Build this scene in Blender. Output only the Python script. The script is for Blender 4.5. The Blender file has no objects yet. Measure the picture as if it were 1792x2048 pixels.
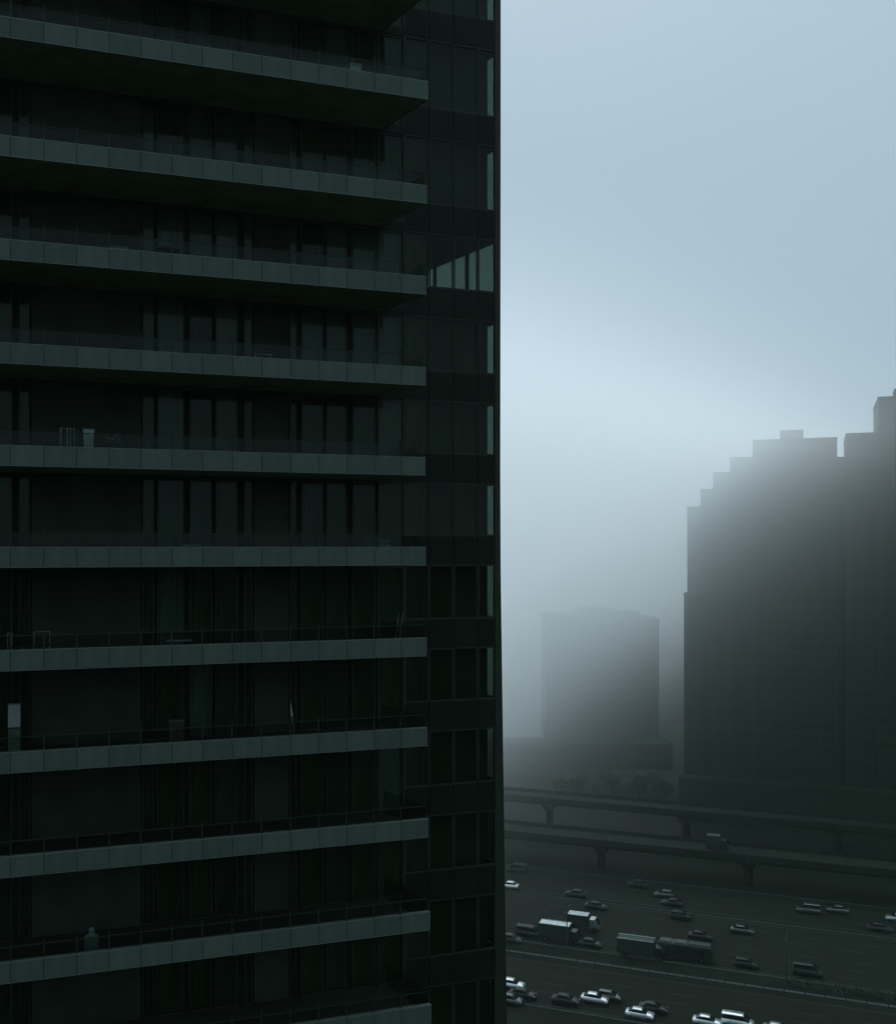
import bpy, bmesh, math, random
from mathutils import Vector, Matrix

random.seed(7)
S = bpy.context.scene
C = S.collection

# ------------------------------------------------------------------ camera
EYE = 75.0                      # the photographer stands about 23 storeys up
F = 2000.0                      # focal length in units of a 2048 high frame
HORIZON = 1093.0                # height of the horizon in that frame
cam = bpy.data.cameras.new('camera')
cam.sensor_fit = 'AUTO'
cam.sensor_width = 36.0
cam.lens = 36.0 * F / 2048.0
cam.shift_y = (HORIZON - 1024.0) / 2048.0
cam.clip_start = 0.5
cam.clip_end = 12000.0
camo = bpy.data.objects.new('camera', cam)
C.objects.link(camo)
camo.location = (0, 0, EYE)
camo.rotation_euler = (math.radians(90), 0, 0)
S.camera = camo

# ------------------------------------------------------------------ sky, sun, exposure
SUN_ELEV, SUN_AZ = math.radians(46), math.radians(4)      # veiled sun, behind the tower
world = bpy.data.worlds.new('World')
S.world = world
world.use_nodes = True
wn, wl = world.node_tree.nodes, world.node_tree.links
wn.clear()
wo = wn.new('ShaderNodeOutputWorld')
wb = wn.new('ShaderNodeBackground')
sky = wn.new('ShaderNodeTexSky')
sky.sky_type = 'NISHITA'
sky.sun_disc = False
sky.sun_elevation = SUN_ELEV
sky.sun_rotation = SUN_AZ
sky.air_density = 1.0
sky.dust_density = 6.0
sky.ozone_density = 1.0
mixc = wn.new('ShaderNodeMix')                 # closed cloud deck over the clear sky
mixc.data_type = 'RGBA'
mixc.inputs['Factor'].default_value = 0.97
mixc.inputs[7].default_value = (3.14, 4.35, 5.28, 1)
wl.new(sky.outputs[0], mixc.inputs[6])
# an overcast deck is brightest overhead: 0.7 + 0.3 sin elevation
wtc = wn.new('ShaderNodeTexCoord')
wsx = wn.new('ShaderNodeSeparateXYZ')
wl.new(wtc.outputs['Generated'], wsx.inputs[0])
wmr = wn.new('ShaderNodeMapRange')
wmr.inputs[1].default_value, wmr.inputs[2].default_value = 0.0, 1.0
wmr.inputs[3].default_value, wmr.inputs[4].default_value = 0.7, 1.0
wl.new(wsx.outputs['Z'], wmr.inputs[0])
wsc = wn.new('ShaderNodeVectorMath'); wsc.operation = 'SCALE'
wl.new(mixc.outputs[2], wsc.inputs[0]); wl.new(wmr.outputs[0], wsc.inputs['Scale'])
wl.new(wsc.outputs[0], wb.inputs['Color'])
wb.inputs['Strength'].default_value = 0.10
wl.new(wb.outputs[0], wo.inputs['Surface'])

sun = bpy.data.lights.new('sun', 'SUN')
sun.energy = 1.5
sun.angle = math.radians(70)
sun.color = (0.93, 0.98, 1.0)
suno = bpy.data.objects.new('sun', sun)
C.objects.link(suno)
sd = Vector((math.sin(SUN_AZ) * math.cos(SUN_ELEV), math.cos(SUN_AZ) * math.cos(SUN_ELEV), math.sin(SUN_ELEV)))
suno.rotation_euler = sd.to_track_quat('Z', 'Y').to_euler()

S.view_settings.view_transform = 'Standard'
S.view_settings.look = 'None'
S.view_settings.exposure = 0.55
S.view_settings.gamma = 1.0
S.view_settings.use_curve_mapping = False
S.render.engine = 'CYCLES'
S.cycles.use_denoising = True
S.cycles.max_bounces = 20
S.cycles.diffuse_bounces = 3
S.cycles.glossy_bounces = 3
S.cycles.transmission_bounces = 6
S.cycles.transparent_max_bounces = 16
S.cycles.volume_bounces = 20
S.cycles.sample_clamp_indirect = 4.0

HAZE_DENSITY, HAZE_G = 0.00011, 0.35
CLOUD_G = 0.4
# the cloud's underside hangs lower with distance and towards the left: density doubles every CLOUD['double'] metres upwards
CLOUD = dict(slope=0.85, dir=(-0.85, 0.527), w0=90.6, z0=75.0, rho0=0.0165, double=10.5, cap=(0.034, 0.009), cap_w=(72.0, 140.0), top=117.0, fade=22.0)
S.cycles.volume_step_rate = 0.15
S.cycles.volume_max_steps = 256

# ------------------------------------------------------------------ helpers
def link(o, parent=None, kind=None):
    C.objects.link(o)
    if parent is not None:
        o.parent = parent
    if kind:
        o['kind'] = kind
    return o

def mesh(name, verts, faces, mat, smooth=False):
    me = bpy.data.meshes.new(name)
    me.from_pydata(verts, [], faces)
    me.update()
    if mat is not None:
        me.materials.append(mat)
    if smooth:
        for p in me.polygons:
            p.use_smooth = True
    return me

class MB:
    """collects shapes; mesh() makes one mesh of them"""
    def __init__(self):
        self.v, self.f, self.m = [], [], []
    def add(self, verts, faces, mi=0):
        b = len(self.v)
        self.v += [tuple(p) for p in verts]
        self.f += [tuple(b + i for i in f) for f in faces]
        self.m += [mi] * len(faces)
    def box(self, x0, x1, y0, y1, z0, z1, mi=0):
        self.add([(x0,y0,z0),(x1,y0,z0),(x1,y1,z0),(x0,y1,z0),(x0,y0,z1),(x1,y0,z1),(x1,y1,z1),(x0,y1,z1)],
                 [(3,2,1,0),(4,5,6,7),(0,1,5,4),(1,2,6,5),(2,3,7,6),(3,0,4,7)], mi)
    def slab(self, x0, x1, y0, y1, z0, z1, c=0.01, mi=0):
        """box whose face towards -y has chamfered edges"""
        self.add([(x0,y0+c,z0),(x1,y0+c,z0),(x1,y1,z0),(x0,y1,z0),(x0,y0+c,z1),(x1,y0+c,z1),(x1,y1,z1),(x0,y1,z1),
                  (x0+c,y0,z0+c),(x1-c,y0,z0+c),(x1-c,y0,z1-c),(x0+c,y0,z1-c)],
                 [(3,2,1,0),(4,5,6,7),(1,2,6,5),(2,3,7,6),(3,0,4,7),(8,9,10,11),(0,1,9,8),(1,5,10,9),(5,4,11,10),(4,0,8,11)], mi)
    def prism(self, pts, z0, z1, mi=0):
        n = len(pts)
        self.add([(x,y,z0) for x,y in pts] + [(x,y,z1) for x,y in pts],
                 [tuple(range(n-1,-1,-1)), tuple(range(n,2*n))] + [(i,(i+1)%n,n+(i+1)%n,n+i) for i in range(n)], mi)
    def tube(self, a, b, r0, r1=None, n=8, mi=0):
        a, b = Vector(a), Vector(b)
        r1 = r0 if r1 is None else r1
        d = (b - a).normalized()
        x = d.orthogonal().normalized(); y = d.cross(x)
        vs = []
        for p, r in ((a, r0), (b, r1)):
            for k in range(n):
                t = 2*math.pi*k/n
                vs.append(p + (x*math.cos(t) + y*math.sin(t))*r)
        self.add(vs, [tuple(range(n-1,-1,-1)), tuple(range(n,2*n))] + [(i,(i+1)%n,n+(i+1)%n,n+i) for i in range(n)], mi)
    def loft(self, rings, mi=0, caps=True):
        n = len(rings[0])
        b = [p for r in rings for p in r]
        fs = []
        for k in range(len(rings)-1):
            for i in range(n):
                j = (i+1) % n
                fs.append((k*n+i, k*n+j, (k+1)*n+j, (k+1)*n+i))
        if caps:
            fs.append(tuple(range(n-1,-1,-1)))
            fs.append(tuple((len(rings)-1)*n+i for i in range(n)))
        self.add(b, fs, mi)
    def mesh(self, name, mats, smooth=False):
        me = bpy.data.meshes.new(name)
        me.from_pydata(self.v, [], self.f)
        for m in (mats if isinstance(mats, (list, tuple)) else [mats]):
            me.materials.append(m)
        for p, i in zip(me.polygons, self.m):
            p.material_index = i
            p.use_smooth = smooth
        me.update()
        return me

def obj(name, me, parent=None, loc=(0,0,0), kind=None, rz=0):
    o = bpy.data.objects.new(name, me)
    o.location = loc
    o.rotation_euler = (0, 0, rz)
    return link(o, parent, kind)

def empty(name, loc=(0,0,0), rz=0):
    o = bpy.data.objects.new(name, None)
    o.location = loc
    o.rotation_euler = (0, 0, rz)
    C.objects.link(o)
    return o

def tag(o, label, cat, group=None):
    o['label'] = label; o['category'] = cat
    if group:
        o['group'] = group
    return o

def copy_tree(o, parent=None):
    c = o.copy(); C.objects.link(c); c.parent = parent
    for ch in o.children:
        copy_tree(ch, c)
    return c

# ------------------------------------------------------------------ materials
def mat(name, col, rough=0.7, var=0.25, scale=3.0, spec=0.5, metal=0.0, bump=0.0, coat=0.0, stretch=None, grain=0.0):
    m = bpy.data.materials.new(name)
    m.use_nodes = True
    nt = m.node_tree; N, L = nt.nodes, nt.links
    b = N['Principled BSDF']
    b.inputs['Roughness'].default_value = rough
    b.inputs['Metallic'].default_value = metal
    b.inputs['Specular IOR Level'].default_value = spec
    if coat:
        b.inputs['Coat Weight'].default_value = coat
        b.inputs['Coat Roughness'].default_value = 0.06
    tc = N.new('ShaderNodeTexCoord')
    mp = N.new('ShaderNodeMapping')
    if stretch:
        mp.inputs['Scale'].default_value = stretch
    L.new(tc.outputs['Object'], mp.inputs['Vector'])
    nz = N.new('ShaderNodeTexNoise')
    nz.inputs['Scale'].default_value = scale
    nz.inputs['Detail'].default_value = 6
    nz.inputs['Roughness'].default_value = 0.6
    L.new(mp.outputs[0], nz.inputs['Vector'])
    src = nz.outputs['Fac']
    if grain:
        n2 = N.new('ShaderNodeTexNoise')
        n2.inputs['Scale'].default_value = scale * 14
        n2.inputs['Detail'].default_value = 3
        L.new(tc.outputs['Object'], n2.inputs['Vector'])
        mm = N.new('ShaderNodeMix'); mm.data_type = 'FLOAT'
        mm.inputs['Factor'].default_value = grain
        L.new(nz.outputs['Fac'], mm.inputs[2]); L.new(n2.outputs['Fac'], mm.inputs[3])
        src = mm.outputs[0]
    cr = N.new('ShaderNodeValToRGB')
    cr.color_ramp.elements[0].position = 0.3
    cr.color_ramp.elements[1].position = 0.7
    cr.color_ramp.elements[0].color = tuple(c*(1-var) for c in col) + (1,)
    cr.color_ramp.elements[1].color = tuple(min(1, c*(1+var)) for c in col) + (1,)
    L.new(src, cr.inputs[0])
    # every object a slightly different tone
    oi = N.new('ShaderNodeObjectInfo')
    mr = N.new('ShaderNodeMapRange')
    mr.inputs['To Min'].default_value = 1 - var*0.5
    mr.inputs['To Max'].default_value = 1 + var*0.5
    L.new(oi.outputs['Random'], mr.inputs['Value'])
    mu = N.new('ShaderNodeVectorMath'); mu.operation = 'SCALE'
    L.new(cr.outputs[0], mu.inputs[0]); L.new(mr.outputs[0], mu.inputs['Scale'])
    L.new(mu.outputs[0], b.inputs['Base Color'])
    if bump:
        bp = N.new('ShaderNodeBump')
        bp.inputs['Strength'].default_value = bump
        bp.inputs['Distance'].default_value = 0.02
        L.new(src, bp.inputs['Height'])
        L.new(bp.outputs[0], b.inputs['Normal'])
    return m

def glass_mat(name, tint, gloss=0.05, rough=0.02):
    """thin tinted architectural glass: tinted see-through plus a mirror reflection that grows at grazing angles"""
    m = bpy.data.materials.new(name)
    m.use_nodes = True
    nt = m.node_tree; N, L = nt.nodes, nt.links
    N.remove(N['Principled BSDF'])
    out = N['Material Output']
    tr = N.new('ShaderNodeBsdfTransparent'); tr.inputs[0].default_value = (*tint, 1)
    gl = N.new('ShaderNodeBsdfAnisotropic') if hasattr(bpy.types, 'ShaderNodeBsdfAnisotropic') else N.new('ShaderNodeBsdfGlossy')
    gl.inputs['Roughness'].default_value = rough
    gl.inputs['Color'].default_value = (0.80, 0.9, 0.82, 1)
    fr = N.new('ShaderNodeFresnel'); fr.inputs[0].default_value = 1.5
    mu = N.new('ShaderNodeMath'); mu.operation = 'MULTIPLY'; mu.inputs[1].default_value = gloss/0.04
    mu.use_clamp = True
    L.new(fr.outputs[0], mu.inputs[0])
    mx = N.new('ShaderNodeMixShader')
    L.new(mu.outputs[0], mx.inputs[0]); L.new(tr.outputs[0], mx.inputs[1]); L.new(gl.outputs[0], mx.inputs[2])
    L.new(mx.outputs[0], out.inputs['Surface'])
    return m

M = {}
M['granite']  = mat('grey_granite', (0.0560, 0.0790, 0.0590), 0.6, 0.26, 1.6, 0.25, grain=0.35, bump=0.12, stretch=(2.6, 1, 0.35))
M['trim']     = mat('trim_metal', (0.1200, 0.1500, 0.1250), 0.45, 0.15, 4.0, 0.5, metal=0.3)
M['soffit']   = mat('soffit_render', (0.2280, 0.3000, 0.1800), 0.9, 0.25, 1.2, 0.1)
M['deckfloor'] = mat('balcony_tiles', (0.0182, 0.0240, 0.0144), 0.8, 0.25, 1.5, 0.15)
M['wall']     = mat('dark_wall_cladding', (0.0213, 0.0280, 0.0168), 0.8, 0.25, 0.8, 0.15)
M['spandrel'] = mat('spandrel_glass', (0.0091, 0.0120, 0.0072), 0.5, 0.15, 0.7, 0.08)
M['frame']    = mat('dark_aluminium', (0.0198, 0.0260, 0.0156), 0.5, 0.2, 3.0, 0.2)
M['rail']     = mat('dark_rail_steel', (0.0152, 0.0200, 0.0120), 0.5, 0.2, 5.0, 0.2)
M['inside']   = mat('room_wall', (0.1100, 0.1250, 0.0950), 0.9, 0.2, 1.0, 0.1)
M['curtain']  = mat('pale_curtain', (0.3400, 0.3800, 0.3800), 0.95, 0.2, 1.2, 0.05, stretch=(9, 1, 0.4))
M['curtain2'] = mat('grey_curtain', (0.1700, 0.2100, 0.1700), 0.95, 0.3, 1.2, 0.05, stretch=(9, 1, 0.4))
M['curtain3'] = mat('dark_curtain', (0.1500, 0.1650, 0.1250), 0.95, 0.3, 1.2, 0.05, stretch=(9, 1, 0.4))
M['glass']    = glass_mat('tinted_window_glass', (0.56, 0.62, 0.55), 0.010)
M['cglass']   = glass_mat('corner_window_glass', (0.44, 0.50, 0.50), 0.010)
M['rglass']   = glass_mat('balustrade_glass', (0.78, 0.82, 0.79), 0.007)

# ------------------------------------------------------------------ picture plane -> place
def ray(px):
    return (px - 896.0) / F
def ground_at(px, py, z=0.0):
    Y = (EYE - z) * F / (py - HORIZON)
    return Vector((ray(px) * Y, Y, z))

# ================================================================== the near tower
OX, OY = -13.98, 31.2                       # balcony front at the photograph's left edge
UX, UY = 0.9489, 0.3155                     # along the facade
TROT = math.atan2(UY, UX)
def s_at(px, d=0.0):
    k = ray(px)
    ox, oy = OX - UY*d, OY + UX*d
    return (oy*k - ox) / (UX - UY*k)

tower = empty('apartment_tower', (OX, OY, 0), TROT)
tag(tower, 'dark high-rise with stacked stone-edged balconies filling the whole left side', 'building')

WALL = 2.98                                  # balcony depth
S_LEFT, S_RIGHT = -9.0, 17.92
TOPS = [98.60, 95.35, 91.57, 87.86, 84.62, 81.38, 78.18, 74.99, 71.75, 68.55, 65.29, 61.98, 58.66, 55.3]
ENDPX = [859, 858, 857, 854.5, 853, 852, 851, 852, 854, 855, 857.5, 861, 863.5, 865]
BAND = 0.655
MOD, S0 = 0.976, 0.31
SPLAY = math.tan(math.radians(16.2))         # the balcony's end wall runs back at a slant

PANEL = {}
def panel_mesh(w):
    k = round(w, 3)
    if k not in PANEL:
        mb = MB(); mb.slab(0.006, w - 0.006, 0, 0.05, 0.022, BAND - 0.022, 0.008)
        PANEL[k] = mb.mesh('panel', M['granite'])
    return PANEL[k]
pm = MB(); pm.box(-0.022, 0.022, 0.07, 0.13, 0, 0.58); POST = pm.mesh('railing_post', M['rail'])
pm = MB(); pm.box(0.03, MOD-0.03, 0.094, 0.106, 0.05, 0.42); PANE = pm.mesh('railing_pane', M['rglass'])

def balcony(i):
    zt = TOPS[i]; zb = zt - BAND
    se = s_at(ENDPX[i])
    sb = se - WALL * SPLAY
    mb = MB()
    # floor slab with its slanted end, an upstand wall behind the stone panels, two soffit beams
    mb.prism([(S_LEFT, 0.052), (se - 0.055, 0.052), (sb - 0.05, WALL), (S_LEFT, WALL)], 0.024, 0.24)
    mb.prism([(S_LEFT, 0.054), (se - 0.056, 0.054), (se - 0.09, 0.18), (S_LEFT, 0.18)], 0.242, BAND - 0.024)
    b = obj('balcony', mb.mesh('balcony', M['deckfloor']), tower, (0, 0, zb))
    mb = MB()
    mb.prism([(S_LEFT, 0.056), (se - 0.06, 0.056), (sb - 0.056, WALL), (S_LEFT, WALL)], 0.004, 0.022)
    obj('soffit', mb.mesh('soffit', M['soffit']), b)
    # stone panels along the front
    js = [S0 + MOD*k for k in range(-9, 16)]
    js = [j for j in js if j < se - 0.35] + [se]
    for a, c in zip(js[:-1], js[1:]):
        obj('panel', panel_mesh(c - a), b, (a, 0, 0))
    mb = MB()
    mb.prism([(S_LEFT, -0.006), (se + 0.004, -0.006), (se - 0.045, 0.19), (S_LEFT, 0.19)], BAND - 0.021, BAND)
    obj('coping', mb.mesh('coping', M['trim']), b)
    mb = MB(); mb.box(S_LEFT, se + 0.004, -0.005, 0.05, 0.0, 0.021)
    obj('drip_edge', mb.mesh('drip_edge', M['trim']), b)
    # slanted end panel
    mb = MB()
    mb.prism([(se - 0.004, 0.054), (se - 0.002, 0.06), (sb - 0.002, WALL - 0.004), (sb - 0.045, WALL - 0.004), (se - 0.05, 0.06)], 0.006, 0.25)
    obj('end_panel', mb.mesh('end_panel', M['deckfloor']), b)
    mb = MB()
    mb.prism([(se - 0.05, 0.20), (se - 0.038, 0.20), (sb - 0.02, WALL - 0.01), (sb - 0.032, WALL - 0.01)], 0.26, BAND + 0.42)
    obj('end_pane', mb.mesh('end_pane', M['rglass']), b)
    # glass balustrade on dark posts
    for j in js[:-1]:
        obj('railing_post', POST, b, (j, 0, BAND))
        if j + MOD < se:
            obj('railing_pane', PANE, b, (j, 0, BAND))
    mb = MB(); mb.box(S_LEFT, se - 0.1, 0.075, 0.125, BAND + 0.43, BAND + 0.46)
    obj('handrail', mb.mesh('handrail', M['rail']), b)
    return b

# windows of one storey: (from, to, kind) along the facade
WINS = [(-7.9, -6.95), (-6.85, -5.9), (-5.8, -4.9), (-3.3, -2.9), (-2.8, -1.85), (-1.7, -0.85), (-0.75, 0.1), (0.3, 0.65),
        (4.34, 4.74), (4.84, 5.77), (5.96, 6.75), (6.87, 7.66), (7.89, 8.20),
        (9.57, 9.83), (10.0, 10.83), (10.925, 11.71), (11.94, 12.83), (12.93, 13.92)]
CORNER = [(14.00, 14.93), (14.97, 15.94), (15.98, 16.95), (16.99, 17.70)]

WMESH = {}
def window_meshes(w, h):
    k = (round(w, 2), round(h, 2))
    if k not in WMESH:
        f = 0.04
        mb = MB()
        mb.box(0, f, 0, 0.10, 0, h); mb.box(w-f, w, 0, 0.10, 0, h)
        mb.box(f, w-f, 0, 0.10, 0, f+0.02); mb.box(f, w-f, 0, 0.10, h-f-0.02, h)
        fr = mb.mesh('window', M['frame'])
        mb = MB(); mb.box(f-0.004, w-f+0.004, 0.045, 0.055, f+0.016, h-f-0.016)
        gl = mb.mesh('glass', M['glass'])
        mb = MB()                                   # a curtain hanging in folds
        n = max(4, int(w/0.09))
        xs = [0.01 + (w-0.02)*t/(2*n) for t in range(2*n+1)]
        front = [(x, 0.17 + 0.02*(t % 2)) for t, x in enumerate(xs)]
        back = [(x, y + 0.012) for x, y in reversed(front)]
        mb.prism(front + back, 0.03, h-0.04)
        cu = {m: mb.mesh('curtain', M[m]) for m in ('curtain', 'curtain2', 'curtain3')}
        WMESH[k] = (fr, gl, cu)
    return WMESH[k]

PALE_ROW = {4: 0.95, 5: 0.9, 3: 0.55, 2: 0.5, 6: 0.35, 7: 0.3, 8: 0.2}
def side(v, off):
    return (17.92 - v*SPLAY - off, WALL + v)
def storey(i):
    """the rooms behind balcony i"""
    zf = TOPS[i] - BAND + 0.24
    zc = TOPS[i-1] - BAND
    h = zc - zf - 0.10
    # solid wall pieces between the window groups
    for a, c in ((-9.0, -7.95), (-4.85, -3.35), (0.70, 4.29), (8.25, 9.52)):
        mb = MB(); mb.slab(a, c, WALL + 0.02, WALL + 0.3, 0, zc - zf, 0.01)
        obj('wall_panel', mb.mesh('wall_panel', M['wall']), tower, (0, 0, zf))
    mb = MB(); mb.slab(12.94, 13.985, WALL - 0.012, WALL + 0.30, h + 0.006, zc - zf + 0.239, 0.006)
    obj('spandrel', mb.mesh('spandrel', M['spandrel']), tower, (0, 0, zf))
    mb = MB(); mb.box(S_LEFT, 12.93, WALL + 0.005, WALL + 0.3, h + 0.005, zc - zf)
    obj('window_head', mb.mesh('window_head', M['frame']), tower, (0, 0, zf))
    mb = MB(); mb.box(13.925, 13.985, WALL - 0.02, WALL + 0.30, 0, h)
    obj('mullion', mb.mesh('mullion', M['frame']), tower, (0, 0, zf))
    p = PALE_ROW.get(i, 0.12)
    for a, c in WINS:
        fr, gl, cu = window_meshes(c - a, h)
        w = obj('window', fr, tower, (a, WALL + 0.03, zf))
        obj('glass', gl, w)
        if a > 4 and random.random() < (p if a < 9 else p * 0.75):
            k = 'curtain' if (i in (4, 5) or random.random() < 0.4) else 'curtain2'
        else:
            k = 'curtain2' if (a > 4 and random.random() < 0.3) else 'curtain3'
        obj('curtain', cu[k], w)
    # the glazed corner: spandrels in front of the floor, clear panes above
    z0, z1 = TOPS[i] + 0.42, TOPS[i-1] - 0.703
    for a, c in CORNER:
        mb = MB(); mb.slab(a - 0.012, c + 0.012, WALL - 0.015, WALL + 0.12, TOPS[i] - 0.70, z0 - 0.004, 0.006)
        obj('spandrel', mb.mesh('spandrel', M['spandrel']), tower)
        fr, gl, cu = window_meshes(c - a, z1 - z0)
        w = obj('window', fr, tower, (a, WALL + 0.0, z0))
        obj('glass', gl, w)
        if a < 14.5:
            obj('curtain', cu['curtain3'], w)
    # side wall of the corner room, running back at the same slant as the balcony ends
    for v0, v1 in ((0.30, 2.10), (2.16, 4.40), (4.46, 7.0)):
        f = 0.05
        mb = MB()
        for a, c, za, zb in ((v0, v0 + f, z0, z1), (v1 - f, v1, z0, z1), (v0 + f, v1 - f, z0, z0 + f), (v0 + f, v1 - f, z1 - f, z1)):
            mb.prism([side(a, 0.08), side(a, 0.0), side(c, 0.0), side(c, 0.08)], za, zb)
        w = obj('window', mb.mesh('window', M['frame']), tower)
        mb = MB(); mb.prism([side(v0 + f - .003, 0.045), side(v0 + f - .003, 0.035), side(v1 - f + .003, 0.035), side(v1 - f + .003, 0.045)], z0 + f - .003, z1 - f + .003)
        obj('glass', mb.mesh('glass', M['cglass']), w)
    mb = MB(); mb.prism([side(0.26, 0.12), side(0.26, -0.005), side(9.0, -0.005), side(9.0, 0.12)], TOPS[i] - 0.70, z0 - 0.004)
    obj('spandrel', mb.mesh('spandrel', M['spandrel']), tower)
    # corner room: floor, and in all but one storey a partition close behind the glass
    mb = MB(); mb.prism([(14.0, WALL + 0.13), side(0.13, 0.13), side(9.0, 0.13), (14.0, WALL + 9.0)], TOPS[i] - 0.69, TOPS[i] - 0.30)
    obj('floor', mb.mesh('floor', M['inside']), tower)
    if i != 4:
        mb = MB(); mb.prism([(14.95, WALL + 0.70), side(0.70, 0.09), side(0.80, 0.09), (14.95, WALL + 0.80)], TOPS[i] - 0.29, TOPS[i-1] - 0.70)
        obj('partition', mb.mesh('partition', M['inside']), tower)

for i in range(len(TOPS)):
    balcony(i)
for i in range(1, len(TOPS)):
    storey(i)

# the body behind the rooms, the corner post, the shaft below and the top above the picture
mb = MB()
mb.box(-9.0, 13.99, WALL + 0.31, 24.0, 0.0, 112.0)
mb.prism([(13.99, WALL + 9.0), side(9.0, 0.12), side(21.0, 0.12), (13.99, 24.0)], 0.0, 112.0)
mb.box(-26.0, -9.0, WALL + 0.1, 24.0, 0.0, 112.0)
for za, zb in ((0.0, TOPS[-1] - 0.72), (TOPS[0] - 0.60, 112.0)):
    mb.prism([(-9.0, WALL + 0.02), (17.75, WALL + 0.02), side(9.0, 0.12), (-9.0, WALL + 9.0)], za, zb)
obj('core', mb.mesh('core', M['wall']), tower)
# corner post, leaning outwards a little towards the ground as in the photograph
mb = MB()
def cs(px): return s_at(px, WALL)
lv = [(108.0, 1001.0), (92.0, 1001.0), (78.0, 1000.2), (74.0, 1001.0), (68.0, 1005.0), (60.0, 1010.5), (54.0, 1015.0), (0.0, 1050.0)]
rings = []
for z, px in lv:
    s1 = cs(px)
    rings.append([(17.70, WALL - 0.02, z), (s1, WALL - 0.02, z), (s1 - 0.07, WALL + 0.24, z), (17.70, WALL + 0.24, z)])
mb.loft(rings[::-1])
obj('corner_post', mb.mesh('corner_post', M['frame']), tower)

# ================================================================== ground and roads
RX, RY = 0.939, -0.344                        # road direction (towards the right of the picture)
QX, QY = 0.344, 0.939                         # across the road, away from the tower
RROT = math.atan2(RY, RX)
def rq(r, q, z=0.0):
    return (RX*r + QX*q, RY*r + QY*q, z)
def to_rq(p):
    return (RX*p[0] + RY*p[1], QX*p[0] + QY*p[1])

M['ground']  = mat('dark_earth', (0.0072, 0.0100, 0.0056), 0.95, 0.4, 0.05, 0.1)
M['asphalt'] = mat('wet_asphalt', (0.0064, 0.0090, 0.0050), 0.8, 0.3, 0.12, 0.1, stretch=(0.25, 1.6, 1), grain=0.3)
M['verge']   = mat('grass_verge', (0.0080, 0.0110, 0.0060), 0.95, 0.4, 0.3, 0.1)
M['paint']   = mat('road_paint', (0.026, 0.034, 0.027), 0.7, 0.4, 1.0, 0.2)
M['concrete']= mat('stained_concrete', (0.0080, 0.0112, 0.0066), 0.9, 0.3, 0.4, 0.15)
M['cdark']   = mat('dark_concrete', (0.0078, 0.0110, 0.0064), 0.9, 0.3, 0.3, 0.1)
M['kerb']    = mat('kerb_stone', (0.05, 0.06, 0.054), 0.9, 0.25, 1.0, 0.15)

def sheet(name, pts, m, z, kind='structure'):
    me = mesh(name, [(x, y, 0) for x, y in pts], [tuple(range(len(pts)))], m)
    return obj(name, me, None, (0, 0, z), kind)
G = 6000
sheet('ground', [(-G, -G), (G, -G), (G, G), (-G, G)], M['ground'], 0.0)
def strip(name, q0, q1, m, z, r0=-700, r1=400):
    me = mesh(name, [(r0, q0, 0), (r1, q0, 0), (r1, q1, 0), (r0, q1, 0)], [(0, 1, 2, 3)], m)
    return obj(name, me, None, (0, 0, z), 'structure', RROT)
strip('road', 158.2, 175.6, M['asphalt'], 0.004)
strip('verge', 177.4, 182.6, M['verge'], 0.004)
strip('road', 183.2, 208.2, M['asphalt'], 0.004)
strip('road', 210.0, 225.5, M['asphalt'], 0.004)
strip('path', 236.0, 242.0, M['asphalt'], 0.004)
strip('road', 262.0, 276.0, M['asphalt'], 0.004)
M['bounce'] = mat('bounce_ground', (0.013, 0.018, 0.013), 0.95, 0.3, 0.03, 0.1)
strip('bounce_ground', 318.0, 900.0, M['bounce'], 0.004, -700, 500)  # paler sheet added beyond the roads to bounce light up into the fog
for q in (157.9, 182.9, 208.6, 225.8):
    mb = MB(); mb.box(-700, 400, q, q + 0.25, 0, 0.13)
    obj('kerb', mb.mesh('kerb', M['kerb']), None, (0, 0, 0), 'structure', RROT)
mb = MB()
for q, dash in ((159.0, 0), (163.6, 1), (167.0, 1), (170.4, 1), (175.0, 0), (184.0, 0), (187.2, 1), (190.6, 1), (194.2, 1), (199.6, 1), (203.6, 1), (207.6, 0), (210.8, 0), (214.8, 1), (219.4, 1), (224.8, 0)):
    if dash:
        for k in range(-60, 40):
            mb.box(k*10 + 3*(q % 3), k*10 + 3*(q % 3) + 4.0, q - 0.07, q + 0.07, 0.001, 0.004)
    else:
        mb.box(-690, 390, q - 0.07, q + 0.07, 0.001, 0.004)
o = obj('road_markings', mb.mesh('road_markings', M['paint']), None, (0, 0, 0.006), 'structure', RROT)

# ================================================================== roadside: guardrail, lamps, viaducts
M['galv']  = mat('galvanised_steel', (0.13, 0.15, 0.14), 0.5, 0.3, 1.5, 0.4, metal=0.5)
M['pole']  = mat('lamp_pole_steel', (0.02, 0.025, 0.023), 0.6, 0.2, 1.0, 0.2)
def rq_obj(name, me, r, q, z, parent=None, kind=None):
    return obj(name, me, parent, rq(r, q, z), kind, RROT)

gr = empty('guardrail', rq(-40, 176.5), RROT)
tag(gr, 'long thin pale guardrail between the two carriageways', 'guardrail')
mb = MB(); mb.loft([[(x, 0.0, 0.50), (x, -0.05, 0.58), (x, 0.0, 0.66), (x, -0.05, 0.74), (x, 0.0, 0.82), (x, 0.02, 0.82), (x, 0.02, 0.50)] for x in (0.12, 3.08)])
RAIL = mb.mesh('rail', M['galv'])
mb = MB(); mb.box(-0.05, 0.05, 0.03, 0.13, 0, 0.78); GPOST = mb.mesh('post', M['pole'])
for k in range(-26, 42):
    obj('rail', RAIL, gr, (k*3.2, 0, 0))
    obj('post', GPOST, gr, (k*3.2, 0, 0))

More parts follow.
